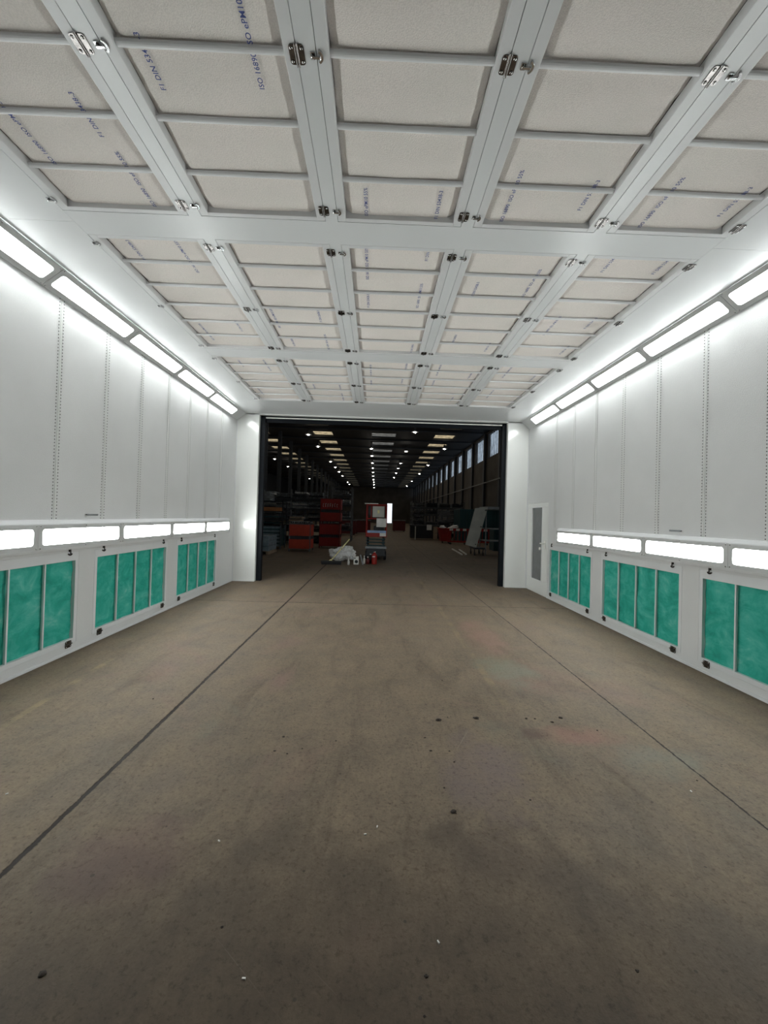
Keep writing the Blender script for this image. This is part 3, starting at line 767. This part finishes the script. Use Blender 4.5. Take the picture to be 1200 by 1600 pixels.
r = empty('trestle', (-4.15, 20.3, 0)); b = MB()
for x in (-.3, .26): b.box((x, 0, 0), (x+.04, .05, .5)).box((x, .75, 0), (x+.04, .8, .5))
b.box((-.32, 0, .49), (.32, .8, .55)); b.build('frame', 'dkgrey', r); tag(r, 'dark low trestle under the stack of pale timbers', 'trestle')

# scissor lift
def scissor_lift():
    r = empty('scissor_lift'); W = .78; Lh = 1.7
    MB().box((-W/2+.04, .05, .14), (W/2-.04, Lh-.05, .44)).build('chassis', 'dkgrey', r, bevel=.02)
    MB().box((-W/2, -.02, .42), (W/2, .10, .50)).box((-.08, -.03, .44), (.08, -.02, .48)).build('bumper', 'grey', r, bevel=.01)
    for sx in (-1, 1):
        for y in (.25, Lh-.3):
            w_ = MB(); w_.tube((sx*(W/2-.1), y, .17), (sx*W/2, y, .17), .17, n=20)
            w_ = w_.build('wheel', 'black', r, bevel=.01)
            MB().tube((sx*(W/2-.02), y, .17), (sx*(W/2+.006), y, .17), .08, n=14).build('hub', 'grey', w_)
    b = MB()
    for k in range(3):
        z0 = .5+k*.115
        for sx in (-.3, .3):
            b.prism([(sx-.02, .12, z0), (sx-.02, .12, z0+.05), (sx-.02, Lh-.12, z0+.115), (sx-.02, Lh-.12, z0+.065)], (.04, 0, 0))
            b.prism([(sx-.065, .12, z0+.065), (sx-.065, .12, z0+.115), (sx-.065, Lh-.12, z0+.05), (sx-.065, Lh-.12, z0)], (.04, 0, 0))
        b.tube((-.34, .12, z0+.03), (.34, .12, z0+.03), .022)
    b.build('scissor_arms', 'teal', r)
    MB().box((-W/2, 0, .85), (W/2, Lh, .91)).box((-W/2, -.01, .86), (W/2, .01, 1.05)).box((-W/2, .0, .9), (-W/2+.02, Lh, 1.04)).box((W/2-.02, .0, .9), (W/2, Lh, 1.04)).build('platform', 'red', r, bevel=.005)
    MB().box((-W/2+.06, -.02, 1.00), (W/2-.03, -.011, 1.09)).build('blue_stripe', 'blue', r)['label'] = 'pale blue stripe'
    MB().box((.13, -.022, .88), (W/2-.03, -.012, 1.0)).build('warning_plate', 'white', r)
    b = MB()
    for z in (1.52, 2.04):
        for sx in (-W/2+.02, W/2-.02): b.tube((sx, 0, z), (sx, Lh, z), .02)
        for y in (0, Lh): b.tube((-W/2+.02, y, z), (W/2-.02, y, z), .02)
    for sx in (-W/2+.02, W/2-.02):
        for y in (0, Lh/2, Lh): b.tube((sx, y, .9), (sx, y, 2.04), .02)
    for sx in (-.2, .12): b.tube((sx, 0, 1.52), (sx, 0, 2.04), .015)
    b.build('guardrail', 'red', r)
    MB().box((-.15, -.03, 1.58), (.28, -.022, 1.98)).build('notice_board', 'board', r, bevel=.004)
    MB().box((.0, -.034, 1.22), (.36, -.024, 1.54)).build('paper_sheet', 'white', r)
    MB().box((.03, -.034, 1.72), (.10, -.031, 1.84)).build('warning_sticker', 'yellow', r)
    MB().box((-.32, .2, 1.62), (-.2, .5, 2.0)).build('control_box', 'dkgrey', r, bevel=.01)
    MB().box((-.45, -.04, 2.06), (.05, .2, 2.09)).build('tray', 'white', r)
    MB().box((-.1, .4, .95), (.3, .9, 1.25)).build('toolbox', 'black', r, bevel=.02)
    place(r, (.02, 14.5, 0)); tag(r, 'small red scissor lift with guardrails and white notices beyond the doorway', 'scissor lift')
scissor_lift()
# plastic sheeting heap
bm = bmesh.new(); bmesh.ops.create_icosphere(bm, subdivisions=5, radius=1)
for v in bm.verts:
    p = v.co.copy(); q = p.copy()
    d = 1+.30*noise.noise(p*2.1+Vector((3, 1, 0)))+.16*abs(noise.noise(p*5))+.06*noise.noise(p*11)
    q = Vector((p.x*.44*d, p.y*.32*d, p.z*.26*d+.23+ .05*math.sin(p.x*4)))
    q.z = max(.004, q.z); v.co = q
me = bpy.data.meshes.new('plastic_sheeting'); bm.to_mesh(me); bm.free(); me.materials.append(M['plastic'])
o = bpy.data.objects.new('plastic_sheeting', me); COL.objects.link(o); o.location = (-1.17, 14.1, 0)
tag(o, 'crumpled heap of clear white plastic sheeting left of the scissor lift', 'plastic sheeting')
r = empty('broom', (-1.42, 12.9, 0))
MB().box((-.33, -.04, .05), (.33, .04, .12)).build('broom_head', 'black', r, bevel=.008)
b = MB()
for i in range(44): b.box((-.32+i*.0148, -.035, 0), (-.32+i*.0148+.010, .035, .055))
b.build('bristles', 'black', r)
MB().tube((-.02, .0, .12), (.53, .62, .80), .018).build('handle', 'yellow', r); MB().tube((.27, .33, .475), (.29, .35, .50), .02).build('handle_collar', 'black', r)
MB().prism([(-.09, 0, .12), (.03, 0, .12), (.0, 0, .17), (-.03, 0, .17)], (0, .02, 0)).build('bracket', 'yellow', r)
tag(r, 'wide black broom with a yellow handle leaning on the plastic sheeting', 'broom')
o = MB().lathe([(.038, 0), (.04, .12), (.018, .17), (.016, .2), (.02, .2), (.02, .235), (.008, .24)], 16).build('spray_bottle', 'white', None, smooth=True)
o.location = (-.86, 12.9, 0); tag(o, 'small white bottle standing in front of the plastic sheeting', 'bottle')
r = empty('white_canister', (-.62, 13.0, 0)); MB().box((-.085, 0, 0), (.085, .12, .27)).build('body', 'white', r, bevel=.015)
MB().tube((0.01, -.004, .10), (0.01, .01, .10), .055, n=24).build('black_disc', 'black', r); MB().tube((-.04, -.004, .21), (-.04, .01, .21), .02, n=16).build('cap', 'black', r)
MB().tube((-.03, .06, .27), (-.06, .1, .40), .012).build('spout', 'white', r)
tag(r, 'white box canister with a round black disc beside the plastic sheeting', 'canister')
r = empty('metal_strip', (-.45, 13.0, 0)); MB().prism([(-.05, 0, .32), (-.01, 0, .33), (.08, 0, 0), (.04, 0, 0)], (0, .01, 0)).build('strip', 'grey', r); tag(r, 'thin grey strip leaning beside the white canister', 'strip')
r = empty('fuel_can', (-.02, 13.3, 0)); MB().lathe([(.085, 0), (.09, .03), (.09, .30), (.07, .35), (.03, .37), (.03, .40)], 20).build('body', 'red', r, smooth=True)
MB().tube((-.03, 0, .39), (.04, 0, .41), .015).build('cap', 'white', r); MB().box((-.07, -.094, .24), (.02, -.086, .27)).build('label_plate', 'white', r)
tag(r, 'bright red metal cylinder standing in front of the scissor lift', 'cylinder')
for (x, y, h, rr_, mt, lb) in ((-.24, 13.25, .22, .06, 'darkred', 'squat dark red tin left of the bright red cylinder'), (-.36, 13.3, .24, .035, 'white', 'thin pale bottle at the left wheel of the scissor lift'), (-.15, 13.45, .30, .05, 'black', 'black bottle with a white cap beside the bright red cylinder')):
    r = empty('bottle', (x, y, 0)); MB().lathe([(rr_, 0), (rr_, h*.7), (rr_*.4, h*.85), (rr_*.4, h)], 16).build('body', mt, r, smooth=True)
    MB().lathe([(rr_*.5, h), (rr_*.5, h+.03)], 12).build('cap', 'white', r); tag(r, lb, 'bottle')

# right side of the hall
r = empty('white_rack', (4.97, 17.68, 0))
for (x, y) in ((0, 0), (0, 1.0), (1.6, 0), (1.6, 1.0)): MB().box((x-.02, y-.02, 0), (x+.02, y+.02, 2.06)).build('post', 'grey', r)
MB().box((-.05, -.05, 2.06), (1.65, 1.05, 2.19)).build('top_shelf', 'grey', r, bevel=.01)
for z in (1.18, .62): MB().box((0, -.02, z), (1.6, 1.0, z+.03)).build('shelf', 'grey', r)
tag(r, 'pale grey metal rack standing beyond the right door jamb', 'rack')
r = empty('leaning_board'); b = MB()
b.prism([(3.98, 17.34, .46), (4.47, 17.34, .355), (4.99, 17.5, 2.16), (4.42, 17.5, 2.10)], (0, .06, 0)); b.build('board', 'board', r, bevel=.006)
for (x, z) in ((4.42, .5), (4.87, 2.02), (4.66, 1.28)): MB().tube((x, 17.28+.02*z*5/5, z), (x, 17.5, z), .022).build('bolt', 'dkgrey', r)
tag(r, 'tall off-white board tilted against the pale rack', 'board')
r = empty('trolley', (4.5, 17.35, 0)); MB().box((-.12, 0, .28), (.36, .9, .35)).build('deck', 'dkgrey', r)
for (x, y) in ((-.1, .1), (.28, .1), (-.1, .8), (.28, .8)):
    MB().tube((x, y, .08), (x+.04, y, .08), .08, n=14).build('wheel', 'black', r); MB().box((x, y-.02, .1), (x+.04, y+.02, .28)).build('castor', 'dkgrey', r)
tag(r, 'low dark trolley under the tilted board', 'trolley')
r = empty('container', (7.2, 27.6, 0)); MB().box((-1.3, 0, 0), (1.9, 2.2, 2.3)).build('body', 'teal', r, bevel=.02)
b = MB()
for k in range(14): b.box((-1.25+k*.22, -.03, .15), (-1.25+k*.22+.1, 0, 2.2))
b.build('ribs', 'teal', r); tag(r, 'dark teal ribbed container behind the red and white barrier', 'container')
r = empty('teal_cabinet', (6.4, 20.2, 0)); MB().box((-.3, 0, 0), (1.1, .8, 1.1)).build('body', 'teal', r, bevel=.01); MB().box((-.27, -.012, .05), (.38, 0, 1.05)).build('door', 'teal', r, bevel=.004); MB().box((.42, -.012, .05), (1.07, 0, 1.05)).build('door', 'teal', r, bevel=.004)
tag(r, 'dark teal cabinet behind the pale rack shelves', 'cabinet')
# barriers
for i in range(3):
    r = empty('barrier', (5.15+i*1.35, 24.6+.1*i, 0)); w_ = 1.3
    b = MB().box((-w_/2, 0, .84), (w_/2, .05, 1.0)).box((-w_/2, 0, .12), (w_/2, .04, .22)).box((-w_/2, 0, .2), (-w_/2+.06, .05, .9)).box((w_/2-.06, 0, .2), (w_/2, .05, .9))
    for k in range(5): b.box((-w_/2+.2+k*.22, .01, .2), (-w_/2+.24+k*.22, .04, .86))
    b.build('frame', 'red', r, bevel=.006)
    for k in range(3): MB().box((-w_/2+.12+k*.42, -.004, .85), (-w_/2+.34+k*.42, 0, .99)).build('reflective_patch', 'white', r)
    for x in (-w_/2+.15, w_/2-.2): MB().box((x, -.25, 0), (x+.06, .3, .12)).build('foot', 'black', r)
    tag(r, ['red and white plastic barrier beside the red bin', 'red and white plastic barrier half behind the tilted board', 'red and white plastic barrier behind the pale rack'][i], 'barrier', 'red and white barriers')
r = empty('waste_bin', (4.55, 25.5, 0)); b = MB()
bm = b.bm; pr = [(-.28, .12), (.28, .12), (.42, .95), (-.42, .95)]
b.prism([(x, 0, z) for x, z in pr], (0, .8, 0)); b.build('body', 'red', r, bevel=.02)
MB().box((-.45, -.03, .92), (.45, .83, .98)).build('rim', 'red', r, bevel=.01)
for x in (-.2, .2): MB().tube((x-.03, .1, .07), (x+.03, .1, .07), .07).build('wheel', 'black', r)
tag(r, 'red wheeled waste bin at the left end of the barriers', 'bin')
for (x, z, sx, a, lb) in ((4.35, .985, .2, .1, 'small crumpled white bag on the left of the red bin'), (5.0, .985, .36, -.5, 'large folded white sheet on the right of the red bin')):
    bm = bmesh.new(); bmesh.ops.create_icosphere(bm, subdivisions=3, radius=1)
    for v in bm.verts: p = v.co.copy(); d = 1+.35*noise.noise(p*2.5+Vector((x, 0, 0))); v.co = Vector((p.x*sx*d, p.y*.2*d, max(0, p.z*.16*d-a*p.x*.25)))
    me = bpy.data.meshes.new('white_bag'); bm.to_mesh(me); bm.free(); me.materials.append(M['white']); o = bpy.data.objects.new('white_bag', me); COL.objects.link(o); o.location = (x, 25.6, z); tag(o, lb, 'bag')
# low racks along the right side
rack(3.0, 7.4, 33.0, 1.4, (1.0, 1.9, 2.5), 'storage_rack', 'long low dark rack of stored goods in the right half of the hall')
for li, z in enumerate((.04, 1.0, 1.9, 2.5)):
    for i in range(4):
        bundle(3.6+i*1.08, 33.02, z, .9, random.choice((.3, .45, .7)) if li < 2 else .38, 1.2, ('midgrey', 'dkgrey', 'dkgrey', 'steel', 'grey'), 'dark bundle of steel sections in the long right rack, %s level, %s from the left' % (['floor', 'second', 'third', 'top'][li], ordn[i] if i else 'first'), 'section bundles in the right rack', 5, 4)
stackboards('sheet_stack', 5.5, 30.2, 1.35, 1.1, .9, 9, .05, 'midgrey', 'grey stack of sheets left of the dark teal container', 'sheets', .04)
r = empty('table', (5.5, 30.2, 0)); MB().box((-.6, 0, 1.25), (.6, .95, 1.35)).build('table_top', 'dkgrey', r)
for (x, y) in ((-.55, .05), (.5, .05), (-.55, .85), (.5, .85)): MB().box((x, y, 0), (x+.05, y+.05, 1.25)).build('leg', 'dkgrey', r)
tag(r, 'dark high table under the grey stack of sheets', 'table')
r = empty('dark_workbench', (4.0, 28.7, 0)); MB().box((-1.5, 0, 1.0), (.9, .9, 1.08)).build('bench_top', 'dkgrey', r); MB().box((-1.45, .05, .1), (.85, .85, 1.0)).build('body', 'black', r, bevel=.01)
MB().box((-.28, -.01, .72), (.08, 0, 1.12)).build('paper_sheet', 'white', r); MB().box((.2, -.06, .05), (.5, -.01, .98)).build('plank', 'wood', r); MB().box((-1.15, -.05, 0), (-1.07, -.01, .98)).build('pale_post', 'board', r)
tag(r, 'black workbench with a hanging white paper and a leaning plank', 'workbench')
for i, (x, y) in enumerate(((2.6, 44), (-2.4, 33), (-1.2, 36))):
    r = empty('red_crate', (x, y, 0)); MB().box((-.7, 0, .1), (.7, 1, 1.2)).build('body', 'darkred', r, bevel=.02); MB().box((-.75, -.05, 1.2), (.75, 1.05, 1.28)).build('lid', 'midgrey', r)
    for xx in (-.6, .5): MB().box((xx, .1, 0), (xx+.1, .9, .1)).build('runner', 'dkgrey', r)
    tag(r, ['dark red crate with a pale lid far down the aisle on the right', 'dark red crate standing just behind the red stack', 'dark red crate far back between the stack and the lift'][i], 'crate')
# sticks on the floor
for (x0, y0, x1, y1, lb) in ((4.0, 20.4, 3.85, 17.4, 'long pale stick on the hall floor, left of the pair'), (4.32, 20.2, 4.08, 17.6, 'long pale stick on the hall floor, right of the pair')):
    o = MB().box((-.035, 0, 0), (.035, math.hypot(x1-x0, y1-y0), .045)).build('wooden_batten', 'white'); o.location = (x0, y0, 0); o.rotation_euler = (0, 0, math.atan2(y1-y0, x1-x0)-PI/2)
    tag(o, lb, 'batten')

# ------------------------------------------------------------------ crumbs of dirt on the floor
CR = [(.47,2.16,.022),(-1.1,1.39,.017),(-1.28,1.36,.012),(.98,1.41,.009),(.22,1.39,.010),(2.06,2.45,.008),(.54,3.13,.03),(.85,3.17,.03),(.62,3.18,.008),(-.64,2.69,.010),(-.62,2.86,.012),(-.55,2.66,.009),(-.24,2.82,.008),(-.46,2.72,.008),(.42,2.72,.012),(.55,2.72,.008),(.40,2.88,.01),(.56,2.6,.009),(1.26,3.18,.014),(1.33,3.18,.012),(1.45,3.13,.016),(1.55,3.2,.02),(.93,2.26,.008),(-.55,1.55,.008),(1.75,3.02,.01),(.45,2.35,.009),(-1.85,3.4,.01),(.7,3.9,.01),(.2,1.28,.006)]
def crumb(rad, seed):
    bm = bmesh.new(); bmesh.ops.create_icosphere(bm, subdivisions=2, radius=1)
    for v in bm.verts: p = v.co.copy(); d = 1+.6*noise.noise(p*1.7+Vector((seed, 0, 0))); v.co = Vector((p.x*rad*d*.8, p.y*rad*d*.65, max(0, p.z*rad*.4*d)))
    me = bpy.data.meshes.new('dirt_crumb'); bm.to_mesh(me); bm.free(); me.materials.append(M['dirt']); return me
for i, (x, y, s) in enumerate(CR):
    o = bpy.data.objects.new('dirt_crumb', crumb(s, i*3.1)); COL.objects.link(o); o.location = (x, y, 0)
    big = {0: 'largest dark clod of dirt, alone on the floor right of centre', 1: 'flat black chip on the floor in the bottom left foreground'}
    tag(o, big.get(i, 'tiny dark crumb of dirt on the concrete floor'), 'dirt', None if i < 2 else 'dirt crumbs on the floor')
for i, (x, y) in enumerate(((-.41, 1.38), (.05, 2.05), (-.72, 1.95), (-2.01, 2.25), (.28, 1.5), (-.01, 2.0), (1.94, 2.35))):
    o = MB().box((-.006, -.0025, 0), (.006, .0025, .004)).build('paint_flake', 'white'); o.location = (x, y, 0); o.rotation_euler = (0, 0, i*1.3)
    tag(o, 'tiny white flake lying on the concrete floor', 'flake', 'white flakes on the floor')
